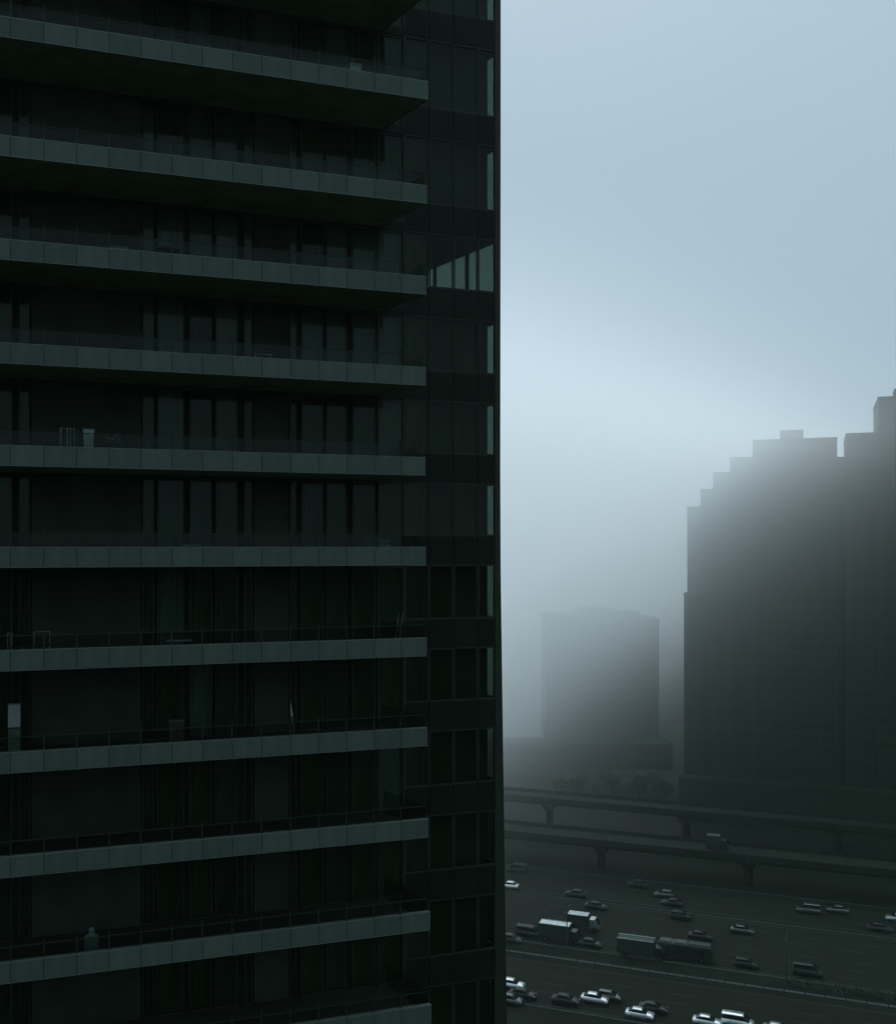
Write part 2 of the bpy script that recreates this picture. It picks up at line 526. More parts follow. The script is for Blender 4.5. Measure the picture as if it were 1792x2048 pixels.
def lamp_post(r, q, label):
    o = empty('street_lamp', rq(r, q), RROT)
    mb = MB(); mb.tube((0, 0, 0.25), (0, 0, 9.0), 0.11, 0.07, 8)
    obj('pole', mb.mesh('pole', M['pole']), o)
    mb = MB(); mb.tube((0, 0, 0), (0, 0, 0.25), 0.22, 0.18, 8); obj('base', mb.mesh('base', M['pole']), o)
    for sg in (-1, 1):
        mb = MB(); mb.tube((0, 0, 8.9), (0, sg*1.9, 9.45), 0.05, 0.04, 6); obj('arm', mb.mesh('arm', M['pole']), o)
        mb = MB(); mb.box(-0.14, 0.14, sg*1.85 - 0.35, sg*1.85 + 0.35, 9.43, 9.55); obj('lamp_head', mb.mesh('lamp_head', M['pole']), o)
    tag(o, label, 'street lamp', 'lamp posts along the guardrail')
lamp_post(-42.0, 177.05, 'dark twin-arm lamp post on the guardrail nearest the tower')
lamp_post(-4.5, 177.05, 'dark twin-arm lamp post on the guardrail towards the lower right corner')

def viaduct(q, z, width, r0, piers, label, deckh=1.5):
    o = empty('viaduct', rq(0, q), RROT)
    tag(o, label, 'viaduct')
    span = piers[1] - piers[0]
    hw = width/2
    for p in piers[:-1]:
        mb = MB()
        mb.loft([[(x, -hw, z + deckh - 0.5), (x, -hw + 1.6, z), (x, hw - 1.6, z), (x, hw, z + deckh - 0.5), (x, hw, z + deckh), (x, -hw, z + deckh)] for x in (p + 0.04, p + span - 0.04)])
        obj('deck', mb.mesh('deck', M['concrete']), o)
        for sg in (-1, 1):
            mb = MB(); mb.box(p + 0.05, p + span - 0.05, sg*hw - 0.12, sg*hw + 0.12, z + deckh + 0.002, z + deckh + 0.9)
            obj('parapet', mb.mesh('parapet', M['concrete']), o)
    for p in piers:
        mb = MB(); mb.tube((p, 0, 0), (p, 0, z - 1.9), 0.95, 0.95, 12)
        pr = obj('pier', mb.mesh('pier', M['cdark']), o)
        mb = MB()
        mb.loft([[(p - 0.9, y0, z - 1.9 + zz), (p + 0.9, y0, z - 1.9 + zz), (p + 0.9, y1, z - 1.9 + zz), (p - 0.9, y1, z - 1.9 + zz)]
                 for zz, y0, y1 in ((0, -1.0, 1.0), (1.0, -2.9, 2.9), (1.9, -3.0, 3.0))])
        obj('pier_cap', mb.mesh('pier_cap', M['cdark']), pr)
        # the caps also reach out along the deck, so that each pier reads as a T from the side
        mb = MB()
        mb.loft([[(p + x0, -0.8, z - 1.9 + zz), (p + x1, -0.8, z - 1.9 + zz), (p + x1, 0.8, z - 1.9 + zz), (p + x0, 0.8, z - 1.9 + zz)]
                 for zz, x0, x1 in ((0.1, -0.92, 0.92), (1.2, -1.8, 1.8), (1.88, -1.9, 1.9))])
        obj('bracket', mb.mesh('bracket', M['cdark']), pr)
    return o
viaduct(231.2, 5.5, 9.0, 0, [-46.6 + 32.8*k for k in range(-6, 5)], 'low concrete viaduct on T-shaped piers just beyond the cars')
viaduct(254.0, 8.2, 8.0, 0, [-64.8 + 35.0*k for k in range(-5, 5)], 'farther and higher concrete viaduct fading towards the fog', 1.3)

# ================================================================== far buildings
M['fardark'] = mat('far_facade', (0.0085, 0.0145, 0.0085), 0.9, 0.3, 0.05, 0.1)
M['farpier'] = mat('far_facade_pier', (0.0110, 0.0185, 0.0110), 0.9, 0.3, 0.1, 0.1)
M['farglass']= mat('far_window_glass', (0.007, 0.010, 0.008), 0.6, 0.3, 0.2, 0.1)

def facade(o, x0, x1, y, z1, z0=0.0, bay=4.0, fl=3.1, depth=24.0, ends=True):
    """one wing: body, a window band and a floor slab edge per storey, upright piers"""
    mb = MB(); mb.box(x0, x1, y + 0.5, y + depth, z0, z1)
    b = obj('wing', mb.mesh('wing', M['fardark']), o)
    z = z0 + fl
    while z < z1 - 0.4:
        mb = MB(); mb.box(x0 + 0.02, x1 - 0.02, y + 0.22, y + 0.498, z - 0.35, z + 0.35)
        obj('floor_band', mb.mesh('floor_band', M['farpier']), b)
        mb = MB(); mb.box(x0 + 0.05, x1 - 0.05, y + 0.42, y + 0.496, z - fl + 0.4, z - 0.4)
        obj('window_band', mb.mesh('window_band', M['farglass']), b)
        z += fl
    n = max(1, round((x1 - x0)/bay))
    for k in range(n + 1):
        x = x0 + (x1 - x0 - 0.7)*k/n
        mb = MB(); mb.box(x, x + 0.7, y, y + 0.415, z0, z1 - 0.1)
        obj('pier', mb.mesh('pier', M['farpier']), b)
    mb = MB(); mb.box(x0 - 0.1, x1 + 0.1, y - 0.1, y + depth + 0.1, z1, z1 + 0.6)
    obj('parapet', mb.mesh('parapet', M['farpier']), b)
    return b

rt = empty('residential_slab', rq(0, 286.0), RROT)
tag(rt, 'huge dark stepped residential slab on the right, its top dissolving into fog', 'building')
for a, c, y, z in ((-34.3, -29.0, -0.9, 61.4), (-33.5, -29.9, 0.0, 85.6), (-29.88, -26.5, 0.0, 90.5), (-26.48, -22.0, 0.0, 95.0), (-21.98, -16.0, 0.0, 99.0), (-15.98, 5.6, 0.0, 103.6), (5.62, 7.8, 2.5, 98.5), (7.82, 15.6, 0.0, 104.5), (15.62, 30.0, -1.5, 113.6), (30.02, 70.0, 0.0, 119.0)):
    facade(rt, a, c, y, z)
mb = MB(); mb.box(-35.0, 70.0, -7.0, -1.6, 0, 11.0); mb.box(-35.2, 70.2, -7.3, -1.6, 11.0, 11.7)
obj('podium', mb.mesh('podium', M['fardark']), rt)
for a, c, z in ((-9, -3, 103.6 + 0.6), (20, 26, 114.2)):
    mb = MB(); mb.box(a, c, 6, 12, z, z + 3.0); obj('plant_room', mb.mesh('plant_room', M['fardark']), rt)

def at(px, Y):
    return ray(px)*Y
MY = 352
mdb = empty('office_block', (at(1205, MY), MY, 0), 0)
tag(mdb, 'flat-topped grey block half lost in fog left of the big slab', 'building')
w = at(1318, MY) - at(1093, MY)
facade(mdb, -w/2, -w/2 + 12.5, 0, 50.2, bay=5, fl=3.6, depth=18)
facade(mdb, -w/2 + 12.52, w/2 - 15, 0, 52.2, bay=5, fl=3.6, depth=18)
facade(mdb, w/2 - 14.98, w/2 - 7, 0, 51.2, bay=4, fl=3.6, depth=18)
facade(mdb, w/2 - 6.98, w/2, 0, 49.0, bay=4, fl=3.6, depth=18)
lw = empty('low_hall', (at(1190, 336), 336, 0), 0)
tag(lw, 'long low building at the foot of the grey foggy block', 'building')
facade(lw, -44.0, 26.0, 0, 8.0, bay=6, fl=3.2, depth=12)

# a wooded slope behind, rising to the right into the cloud
prof = [(-400, -2), (at(985, 432), -1), (at(1040, 432), 34), (at(1100, 432), 48), (at(1170, 432), 59), (at(1260, 432), 67), (at(1370, 432), 74), (at(1600, 432), 86), (320, 98), (700, 106)]
def prof_z(x):
    for (xa, za), (xb, zb) in zip(prof[:-1], prof[1:]):
        if xa <= x <= xb:
            t = (x - xa)/(xb - xa); return za + (zb - za)*t
    return prof[-1][1] if x > 0 else prof[0][1]
xs = [-120 + 6*k for k in range(110)]
vs, fs = [], []
rows = [(418, 0.0), (422, 0.35), (426, 0.7), (430, 0.9), (436, 1.0), (500, 1.05), (600, 1.0), (700, 0.6), (760, 0.0)]
for j, (y, kz) in enumerate(rows):
    for x in xs:
        h = prof_z(x)*kz
        vs.append((x, y + random.uniform(-1.5, 1.5), max(-0.5, h + (random.uniform(-1.4, 1.4) if kz > 0.1 else -0.5))))
n = len(xs)
for j in range(len(rows)-1):
    for i in range(n-1):
        fs.append((j*n+i, j*n+i+1, (j+1)*n+i+1, (j+1)*n+i))
obj('hill', mesh('hill', vs, fs, mat('wooded_slope', (0.014, 0.020, 0.014), 0.95, 0.4, 0.08, 0.1), True), None, kind='structure')

# ================================================================== greenery
M['leaf'] = mat('dark_leaves', (0.0160, 0.0250, 0.0140), 0.8, 0.45, 0.6, 0.2)
M['bark'] = mat('dark_bark', (0.020, 0.018, 0.015), 0.95, 0.3, 2.0, 0.1)
def leaf_cloud(mb, centre, rad, n, size, rng):
    for _ in range(n):
        while True:
            p = Vector((rng.uniform(-1, 1), rng.uniform(-1, 1), rng.uniform(-1, 1)))
            if 0.25 < p.length < 1: break
        p = Vector((p.x*rad[0], p.y*rad[1], p.z*rad[2])) + Vector(centre)
        a = Vector((rng.uniform(-1, 1), rng.uniform(-1, 1), rng.uniform(-1, 1))).normalized()
        b = a.orthogonal().normalized()
        s = size*rng.uniform(0.6, 1.3)
        mb.add([p - a*s - b*s*0.6, p + a*s - b*s*0.6, p + a*s*0.8 + b*s*0.6, p - a*s*0.8 + b*s*0.6], [(0, 1, 2, 3)])
def tree(pos, h, rng, label):
    o = empty('tree', pos, rng.uniform(0, 6))
    mb = MB()
    mb.tube((0, 0, 0), (0.1, 0, h*0.45), h*0.03, h*0.02, 7)
    tips = []
    for k in range(5):
        a = 2*math.pi*k/5 + rng.uniform(-.4, .4)
        t = (math.cos(a)*h*0.22, math.sin(a)*h*0.22, h*rng.uniform(0.38, 0.75))
        mb.tube((0.08, 0, h*rng.uniform(0.3, 0.44)), t, h*0.012, h*0.005, 5); tips.append(t)
    obj('trunk', mb.mesh('trunk', M['bark']), o)
    mb = MB()
    for t in tips + [(0, 0, h*0.82)]:
        leaf_cloud(mb, t, (h*rng.uniform(.2, .42), h*rng.uniform(.2, .42), h*rng.uniform(.13, .24)), 140, h*0.045, rng)
    obj('crown', mb.mesh('crown', M['leaf']), o)
    tag(o, label, 'tree', 'trees beyond the viaducts')
rng = random.Random(3)
places = [(1122, 306), (1146, 300), (1161, 308), (1196, 301), (1209, 309), (1229, 299), (1262, 306), (1277, 298), (1309, 303), (1330, 295)]
ORD = ['first', 'second', 'third', 'fourth', 'fifth', 'sixth', 'seventh', 'eighth', 'ninth', 'tenth']
for k, (px, Y) in enumerate(places):
    tree((at(px, Y), Y, 0), rng.uniform(3.6, 7.4), rng, 'dark leafy tree beyond the viaducts, %s from the tower side in the row' % ORD[k])
hd = empty('hedge', rq(20, 180.0), RROT)
mb = MB()
for k in range(46):
    leaf_cloud(mb, (-24 + k*1.5 + rng.uniform(-.4, .4), rng.uniform(-0.9, 0.9), 0.8 + rng.uniform(-.1, .3)), (1.0, 0.9, rng.uniform(0.7, 1.0)), 46, 0.16, rng)
f = obj('foliage', mb.mesh('foliage', M['leaf']), hd)
mb = MB()
for k in range(46):
    mb.tube((-24 + k*1.5, 0, 0), (-24 + k*1.5, 0, 0.9), 0.05, 0.03, 5)
obj('stem', mb.mesh('stem', M['bark']), hd)
tag(hd, 'uneven dark hedge on the verge beside the guardrail, lower right', 'hedge')

# ================================================================== vehicles
def paint(name, col, rough=0.3, metal=0.0, coat=0.35, spec=0.5):
    return mat(name, col, rough, 0.08, 2.0, spec, coat=coat, metal=metal)
PAINT = {'white': paint('bright_silver_paint', (0.66, 0.70, 0.70), 0.32, 0.85), 'pale': paint('silver_paint', (0.36, 0.40, 0.39), 0.3, 0.85), 'grey': paint('grey_paint', (0.075, 0.09, 0.082), 0.3, 0.8),
         'dark': paint('dark_paint', (0.007, 0.009, 0.007), 0.4, 0.0, 0.12, 0.3), 'green': paint('green_grey_paint', (0.011, 0.016, 0.011), 0.4, 0.0, 0.1, 0.25)}
M['carglass'] = mat('car_glass', (0.008, 0.010, 0.010), 0.15, 0.1, 1.0, 0.5)
M['tyre'] = mat('tyre_rubber', (0.010, 0.010, 0.010), 0.9, 0.2, 4.0, 0.1)
M['lamp'] = mat('lamp_glass', (0.55, 0.58, 0.58), 0.2, 0.1, 3.0, 0.5)
M['tail'] = mat('tail_lamp', (0.18, 0.012, 0.010), 0.3, 0.1, 3.0, 0.4)
M['tarp'] = mat('grey_tarpaulin', (0.045, 0.058, 0.050), 0.85, 0.5, 0.9, 0.1, bump=0.3)
M['boxside'] = mat('truck_box_side', (0.014, 0.020, 0.016), 0.7, 0.2, 0.6, 0.2)
M['boxroof'] = mat('truck_box_roof', (0.42, 0.47, 0.46), 0.45, 0.35, 1.4, 0.3, metal=0.8)
M['boxroofd'] = mat('truck_box_roof_dull', (0.055, 0.070, 0.062), 0.7, 0.3, 1.4, 0.2)

VM = {}
def wheel_mesh(r, w):
    k = ('wheel', r, w)
    if k not in VM:
        mb = MB(); mb.tube((0, -w/2, 0), (0, w/2, 0), r, r, 14); mb.tube((0, -w/2 - 0.01, 0), (0, w/2 + 0.01, 0), r*0.55, r*0.55, 10, 1)
        VM[k] = mb.mesh('wheel', [M['tyre'], PAINT['grey']])
    return VM[k]
def ring(x, w, zb, zt, tuck=0.10, cr=0.06):
    return [(x, -w + tuck*0.4, zb), (x, w - tuck*0.4, zb), (x, w, zb + (zt-zb)*0.4), (x, w - tuck*0.5, zt - cr), (x, w - tuck - cr, zt), (x, -w + tuck + cr, zt), (x, -w + tuck*0.5, zt - cr), (x, -w, zb + (zt-zb)*0.4)]
CARS = {  # length, half width, body stations (x, bottom, top), cabin stations (x, half width, top)
    'sedan': (4.55, 0.89, [(-2.27, .42, .78), (-2.1, .26, .98), (-1.3, .22, 1.02), (0.9, .22, .98), (1.7, .22, .90), (2.12, .26, .78), (2.27, .38, .62)],
              [(-1.75, .66, 1.03), (-1.0, .63, 1.42), (0.1, .64, 1.46), (0.55, .66, 1.36), (1.15, .72, 1.0)], (-1.02, 0.35, 1.44)),
    'hatch': (4.1, 0.87, [(-2.05, .42, .90), (-1.92, .26, 1.06), (-1.1, .22, 1.06), (0.8, .22, 1.02), (1.5, .22, .93), (1.92, .26, .80), (2.05, .38, .64)],
              [(-1.97, .66, 1.10), (-1.55, .63, 1.46), (0.0, .64, 1.52), (0.45, .66, 1.42), (1.05, .72, 1.04)], (-1.6, 0.25, 1.50)),
    'van':   (4.9, 0.94, [(-2.45, .40, 1.10), (-2.40, .26, 1.22), (-1.1, .24, 1.22), (1.3, .24, 1.18), (1.95, .24, 1.04), (2.35, .28, .88), (2.45, .4, .68)],
              [(-2.40, .76, 1.25), (-2.30, .76, 1.88), (0.6, .77, 1.95), (1.0, .78, 1.82), (1.8, .82, 1.18)], (-2.30, 0.80, 1.92)),
}
def car(kind, col, loc, heading, label, group):
    o = empty({'sedan': 'car', 'hatch': 'car', 'van': 'van'}[kind], loc, heading)
    tag(o, label, 'van' if kind == 'van' else 'car', group)
    L, w, body, cab, roof = CARS[kind]
    k = (kind, col)
    if k not in VM:
        mb = MB(); mb.loft([ring(x, w - (0.10 if abs(x) > L/2 - 0.05 else 0.0), a, b) for x, a, b in body])
        bm = mb.mesh('body', PAINT[col], True)
        mb = MB()
        base = cab[0][2] - 0.05
        rings = [[(x, -ww - 0.08*(zt < 1.3), base - 0.06), (x, ww + 0.08*(zt < 1.3), base - 0.06), (x, ww, max(zt - 0.05, base)), (x, ww - 0.06, max(zt, base + 0.02)), (x, -ww + 0.06, max(zt, base + 0.02)), (x, -ww, max(zt - 0.05, base))] for x, ww, zt in cab]
        mb.loft(rings); cm = mb.mesh('cabin', M['carglass'])
        mb = MB()
        x0, x1, zr = roof
        ww = cab[2][1]
        mb.loft([[(x, -ww + e, zr - 0.05), (x, ww - e, zr - 0.05), (x, ww - 0.06 - e, zr + h), (x, -ww + 0.06 + e, zr + h)] for x, e, h in ((x0 - 0.12, .05, 0.0), (x0 + 0.15, 0, .045), ((x0 + x1)/2, 0, .06), (x1 - .1, 0, .04), (x1 + 0.12, .05, -.02))])
        rm = mb.mesh('roof', PAINT[col], True)
        mb = MB(); mb.box(L/2 - 0.28, L/2 - 0.08, w - 0.42, w - 0.10, 0.60, 0.74); hl = mb.mesh('headlight', M['lamp'])
        mb = MB(); mb.box(-L/2 - 0.0, -L/2 + 0.14, w - 0.36, w - 0.08, 0.72, 0.90); tl = mb.mesh('tail_light', M['tail'])
        VM[k] = (bm, cm, rm, hl, tl)
    bm, cm, rm, hl, tl = VM[k]
    b = obj('body', bm, o); obj('cabin', cm, o); obj('roof', rm, o)
    for sg in (0, 1):
        h = obj('headlight', hl, b, (0, 0, 0)); t = obj('tail_light', tl, b)
        if sg:
            h.scale.y = -1; t.scale.y = -1
    for x in (-L*0.30, L*0.31):
        for sg in (-1, 1):
            obj('wheel', wheel_mesh(0.32, 0.2), o, (x, sg*(w - 0.12), 0.32))
    return o
def box_truck(blen, bh, roofmat, loc, heading, label, cabcol='dark', rails=True, group=None):
    o = empty('truck', loc, heading); tag(o, label, 'truck', group)
    w = 1.15
    mb = MB(); mb.box(-blen/2, blen/2, -w, w, 0.95, 0.95 + bh); obj('cargo_box', mb.mesh('cargo_box', M['boxside']), o)
    mb = MB(); mb.box(-blen/2 + 0.12, blen/2 - 0.12, -w + 0.12, w - 0.12, 0.95 + bh, 0.99 + bh); obj('box_roof', mb.mesh('box_roof', roofmat), o)
    if rails:
        for sg in (-1, 1):
            mb = MB(); mb.box(-blen/2, blen/2, sg*(w - 0.055) - 0.055, sg*(w - 0.055) + 0.055, 0.955 + bh, 1.06 + bh)
            obj('roof_rail', mb.mesh('roof_rail', M['boxroof'] if roofmat is M['boxroof'] else PAINT['pale']), o)
    c0 = blen/2 + 0.25
    mb = MB(); mb.loft([ring(c0, 1.02, 0.5, 2.35), ring(c0 + 1.0, 1.02, 0.5, 2.35), ring(c0 + 1.35, 1.02, 0.5, 1.9), ring(c0 + 1.75, 1.0, 0.5, 1.25), ring(c0 + 1.85, 0.98, 0.5, 1.0)])
    cb = obj('cab', mb.mesh('cab', PAINT[cabcol], False), o)
    mb = MB(); mb.add([(c0+1.02, -.88, 2.26), (c0+1.02, .88, 2.26), (c0+1.74, .90, 1.34), (c0+1.74, -.90, 1.34), (c0+1.06, -.88, 2.27), (c0+1.06, .88, 2.27), (c0+1.80, .90, 1.36), (c0+1.80, -.90, 1.36)],
                      [(3,2,1,0),(4,5,6,7),(0,1,5,4),(1,2,6,5),(2,3,7,6),(3,0,4,7)])
    obj('windscreen', mb.mesh('windscreen', M['carglass']), cb)
    mb = MB(); mb.box(-blen/2, c0 + 1.5, -0.45, 0.45, 0.55, 0.94); obj('chassis', mb.mesh('chassis', M['tyre']), o)
    for x in (-blen*0.30, c0 + 0.9):
        for sg in (-1, 1):
            obj('wheel', wheel_mesh(0.44, 0.26), o, (x, sg*0.95, 0.44))
    return o
def bus(ln, loc, heading, label):
    o = empty('bus', loc, heading); tag(o, label, 'bus')
    mb = MB(); mb.loft([ring(x, w, 0.35, z, 0.12, 0.1) for x, w, z in ((-ln/2, 1.15, 2.8), (-ln/2 + .15, 1.24, 2.95), (ln/2 - .5, 1.24, 2.95), (ln/2 - .1, 1.22, 2.75), (ln/2, 1.16, 1.5))])
    b = obj('body', mb.mesh('body', PAINT['green'], False), o)
    for k in range(6):
        x = -ln/2 + 0.6 + k*(ln - 1.9)/6
        for sg in (-1, 1):
            mb = MB(); mb.box(x, x + (ln - 1.9)/6 - 0.12, sg*1.225 - 0.02, sg*1.225 + 0.02, 1.35, 2.3); obj('window', mb.mesh('window', M['carglass']), b)
    for x0, x1, m in ((-ln/2 + .3, -ln/2 + 2.3, 'boxroofd'), (-ln/2 + 2.9, -ln/2 + 4.9, 'boxroofd'), (-ln/2 + 5.4, -ln/2 + 9.1, 'tarp')):
        mb = MB(); mb.box(x0, x1, -0.9, 0.9, 2.952, 3.12); obj('roof_hatch', mb.mesh('roof_hatch', M[m]), b)
    for x in (-ln*0.28, ln*0.3):
        for sg in (-1, 1):
            obj('wheel', wheel_mesh(0.48, 0.28), o, (x, sg*1.08, 0.48))
    return o
FWD, BCK = RROT, RROT + math.pi
NEAR, FAR, OPP = 'cars in the near carriageway', 'traffic beyond the guardrail', 'oncoming cars beside the viaduct'
def on_road(px, py):
    p = ground_at(px, py); return (p.x, p.y, 0.012)
def put(kind, col, px, py, hd, label, group):
    return car(kind, col, on_road(px, py), hd, label, group)
# near carriageway
put('sedan', 'white', 1023, 1975, FWD, 'white car half hidden by the tower edge, uppermost of the near lanes', NEAR)
put('sedan', 'dark', 1045, 1995, FWD, 'dark car beside the tower edge, behind a white car', NEAR)
put('hatch', 'grey', 1022, 2007, FWD, 'grey car cut off by the tower edge, lowest of three there', NEAR)
put('sedan', 'dark', 1131, 2007, FWD, 'lone dark car between the tower edge and a white-roofed car', NEAR)
put('sedan', 'white', 1189, 2004, FWD, 'white-roofed car just ahead of the lone dark car', NEAR)
put('hatch', 'grey', 1219, 2000, FWD, 'grey hatchback alongside the nose of a white-roofed car', NEAR)
put('sedan', 'white', 1279, 2035, FWD, 'brightest white car at the bottom edge, a dark car beside it', NEAR)
put('sedan', 'dark', 1306, 2023, FWD, 'dark car beside the brightest white car', NEAR)
put('sedan', 'white', 1414, 2050, FWD, 'white car at the bottom edge behind the white van', NEAR)
put('van', 'white', 1475, 2052, FWD, 'white van with a long light roof at the bottom edge of the picture', NEAR)
put('sedan', 'pale', 1555, 2066, FWD, 'pale car mostly below the bottom edge, ahead of the white van', NEAR)
# far carriageway, same direction
box_truck(6.0, 2.25, M['boxroof'], on_road(1110, 1880), FWD, 'box truck with a plain light roof, leftmost of the trucks', group=FAR)
box_truck(4.2, 1.9, M['boxroof'], on_road(1157, 1856), FWD, 'small box truck with light roof and pale cab, smallest of the trucks', 'pale', False, group=FAR)
box_truck(6.7, 2.3, M['boxroofd'], on_road(1272, 1912), FWD, 'box truck with two bright roof rails, next to a long bus', group=FAR)
bus(9.6, on_road(1371, 1918), FWD, 'long dull bus with pale roof hatches ahead of the railed box truck')
put('sedan', 'dark', 1192, 1818, FWD, 'dark car with a roof glint just above the smallest box truck', FAR)
put('van', 'dark', 1058, 1872, FWD, 'dark van behind the leftmost box truck', FAR)
put('sedan', 'green', 1180, 1893, FWD, 'dull green car on the lane below the leftmost box truck', FAR)
put('hatch', 'green', 1362, 1838, FWD, 'dull green hatchback in the middle of the wide carriageway', FAR)
put('sedan', 'dark', 1401, 1878, FWD, 'dark car directly beyond the long bus', FAR)
put('sedan', 'grey', 1484, 1866, FWD, 'grey car with bright corners, alone ahead of the bus', FAR)
put('sedan', 'dark', 1758, 1862, FWD, 'dark car by the right edge of the picture, below an oncoming pale one', FAR)
put('sedan', 'dark', 1021, 1884, FWD, 'dark car at the tower edge behind the dark van', FAR)
put('hatch', 'dark', 1492, 1934, FWD, 'dark hatchback on the lane nearest the verge, below the grey car', FAR)
put('van', 'green', 1615, 1950, FWD, 'dull green van next to the hedge', FAR)
# oncoming carriageway
put('sedan', 'white', 1018, 1776, BCK, 'white oncoming car at the tower edge', OPP)
put('sedan', 'green', 1151, 1793, BCK, 'dull oncoming car above the dark car with a roof glint', OPP)
put('hatch', 'grey', 1327, 1794, BCK, 'grey oncoming hatchback with an arched roof glint, mid picture', OPP)
put('sedan', 'dark', 1344, 1811, BCK, 'dark oncoming car just below the grey hatchback', OPP)
put('sedan', 'dark', 1275, 1774, BCK, 'dark oncoming car under the viaduct, farthest of its lanes', OPP)
put('van', 'grey', 1616, 1826, BCK, 'grey oncoming van with a light roof edge, following a car', OPP)
put('sedan', 'grey', 1674, 1825, BCK, 'grey oncoming car right behind the grey van', OPP)
put('sedan', 'pale', 1794, 1842, BCK, 'pale oncoming car cut by the right edge of the picture', OPP)
put('van', 'dark', 1034, 1744, BCK, 'dark oncoming van by the tower edge, above the white car', OPP)
p = rq(0, 231.0)
def deck_at(px, q, z):
    Y = q/(QX*ray(px) + QY); return (ray(px)*Y, Y, z)
box_truck(3.0, 2.2, M['boxroofd'], deck_at(1426, 231.6, 7.01), FWD, 'small dark truck crossing on the low viaduct', rails=False)

# ================================================================== things on the balconies
M['plasticw'] = mat('off_white_plastic', (0.20, 0.24, 0.23), 0.5, 0.1, 3.0, 0.4)
M['cloth']    = mat('pale_cloth', (0.16, 0.19, 0.18), 0.95, 0.3, 3.0, 0.05, stretch=(8, 1, 1))
M['dimgreen'] = mat('dim_green_plastic', (0.045, 0.075, 0.058), 0.6, 0.2, 2.0, 0.2)
M['dimwood']  = mat('dark_wood', (0.016, 0.016, 0.013), 0.7, 0.3, 3.0, 0.1)
M['steel']    = mat('pale_steel_tube', (0.15, 0.18, 0.17), 0.45, 0.1, 3.0, 0.5, metal=0.4)
def spot(px, d, row):
    """place on balcony 'row' (1 = uppermost in the picture) at picture column px and depth d"""
    i = row + 1
    s = s_at(px, d)
    return (OX + UX*s - UY*d, OY + UY*s + UX*d, TOPS[i] - BAND + 0.241)
def item(name, px, d, row, label, cat):
    return tag(empty(name, spot(px, d, row), TROT), label, cat)
FLOOR_UP = BAND - 0.241                       # height of the stone edge above the balcony floor

o = item('storage_box', 710, 0.42, 1, 'pale box standing behind the edge of the topmost balcony', 'box')
mb = MB(); mb.slab(-0.20, 0.20, -0.16, 0.16, 0, 0.72, 0.015); obj('body', mb.mesh('body', M['plasticw']), o)
mb = MB(); mb.slab(-0.22, 0.22, -0.18, 0.18, 0.722, 0.78, 0.012); obj('lid', mb.mesh('lid', M['plasticw']), o)

o = item('round_table', 335, 0.75, 3, 'dark round table in front of the pale curtains on the third balcony', 'table')
mb = MB(); mb.tube((0, 0, 0.70), (0, 0, 0.74), 0.42, 0.42, 18); obj('table_top', mb.mesh('table_top', M['dimwood']), o)
mb = MB(); mb.tube((0, 0, 0.03), (0, 0, 0.70), 0.035, 0.035, 8); obj('column', mb.mesh('column', M['dimwood']), o)
mb = MB(); mb.tube((0, 0, 0), (0, 0, 0.03), 0.26, 0.24, 14); obj('foot', mb.mesh('foot', M['dimwood']), o)
o = item('air_conditioner', 238, 1.6, 3, 'small faint grey outdoor unit left of the round table', 'air conditioner')
mb = MB(); mb.slab(-0.32, 0.32, -0.15, 0.15, 0.42, 0.92, 0.02); obj('casing', mb.mesh('casing', M['dimgreen']), o)
for x in (-0.28, 0.28):
    mb = MB(); mb.box(x - 0.02, x + 0.02, -0.14, 0.14, 0, 0.42); obj('leg', mb.mesh('leg', M['rail']), o)

o = item('bench', 526, 0.45, 4, 'low pale bench just above the fourth balcony edge', 'bench')
mb = MB(); mb.slab(-0.30, 0.30, -0.14, 0.14, 0.56, 0.60, 0.006); obj('seat', mb.mesh('seat', M['steel']), o)
for x in (-0.25, 0.25):
    mb = MB(); mb.box(x - 0.02, x + 0.02, -0.12, 0.12, 0, 0.56); obj('leg', mb.mesh('leg', M['steel']), o)

o = item('drying_rack', 136, 0.75, 5, 'upright rack of thin pale bars on the fifth balcony', 'drying rack')
mb = MB(); mb.tube((-0.24, 0, 1.08), (0.24, 0, 1.08), 0.008, 0.008, 6); mb.tube((-0.24, 0, 0.15), (0.24, 0, 0.15), 0.008, 0.008, 6); obj('frame', mb.mesh('frame', M['steel']), o)
for x in (-0.22, -0.19, -0.02, 0.01, 0.10, 0.20):
    mb = MB(); mb.tube((x, 0, 0.0), (x, 0, 1.08), 0.009, 0.009, 6); obj('bar', mb.mesh('bar', M['steel']), o)
o = item('laundry_cloth', 178, 0.75, 5, 'pale cloth hung up beside the drying rack', 'cloth')
mb = MB()
fr = []
for t in range(9):
    x = -0.17 + 0.34*t/8
    fr.append(([(x, 0.02*math.sin(t*2.2), 1.07), (x*0.8, 0.03*math.sin(t*2.2 + 0.6), 0.42)]))
for t in range(8):
    (a, b), (c, d) = fr[t], fr[t+1]
    e = 0.012
    mb.add([a, c, d, b, (a[0], a[1]+e, a[2]), (c[0], c[1]+e, c[2]), (d[0], d[1]+e, d[2]), (b[0], b[1]+e, b[2])], [(3,2,1,0),(4,5,6,7),(0,1,5,4),(2,3,7,6)] + ([(3,0,4,7)] if t == 0 else []) + ([(1,2,6,5)] if t == 7 else []))
obj('cloth', mb.mesh('cloth', M['cloth']), o)
mb = MB(); mb.tube((-0.19, 0, 1.075), (0.19, 0, 1.075), 0.01, 0.01, 6); obj('rod', mb.mesh('rod', M['steel']), o)
for x in (-0.19, 0.19):
    mb = MB(); mb.tube((x, 0, 0), (x, 0, 1.08), 0.008, 0.008, 6); obj('pole', mb.mesh('pole', M['rail']), o)
o = item('potted_plant', 231, 0.8, 5, 'small dim plant right of the pale cloth', 'plant')
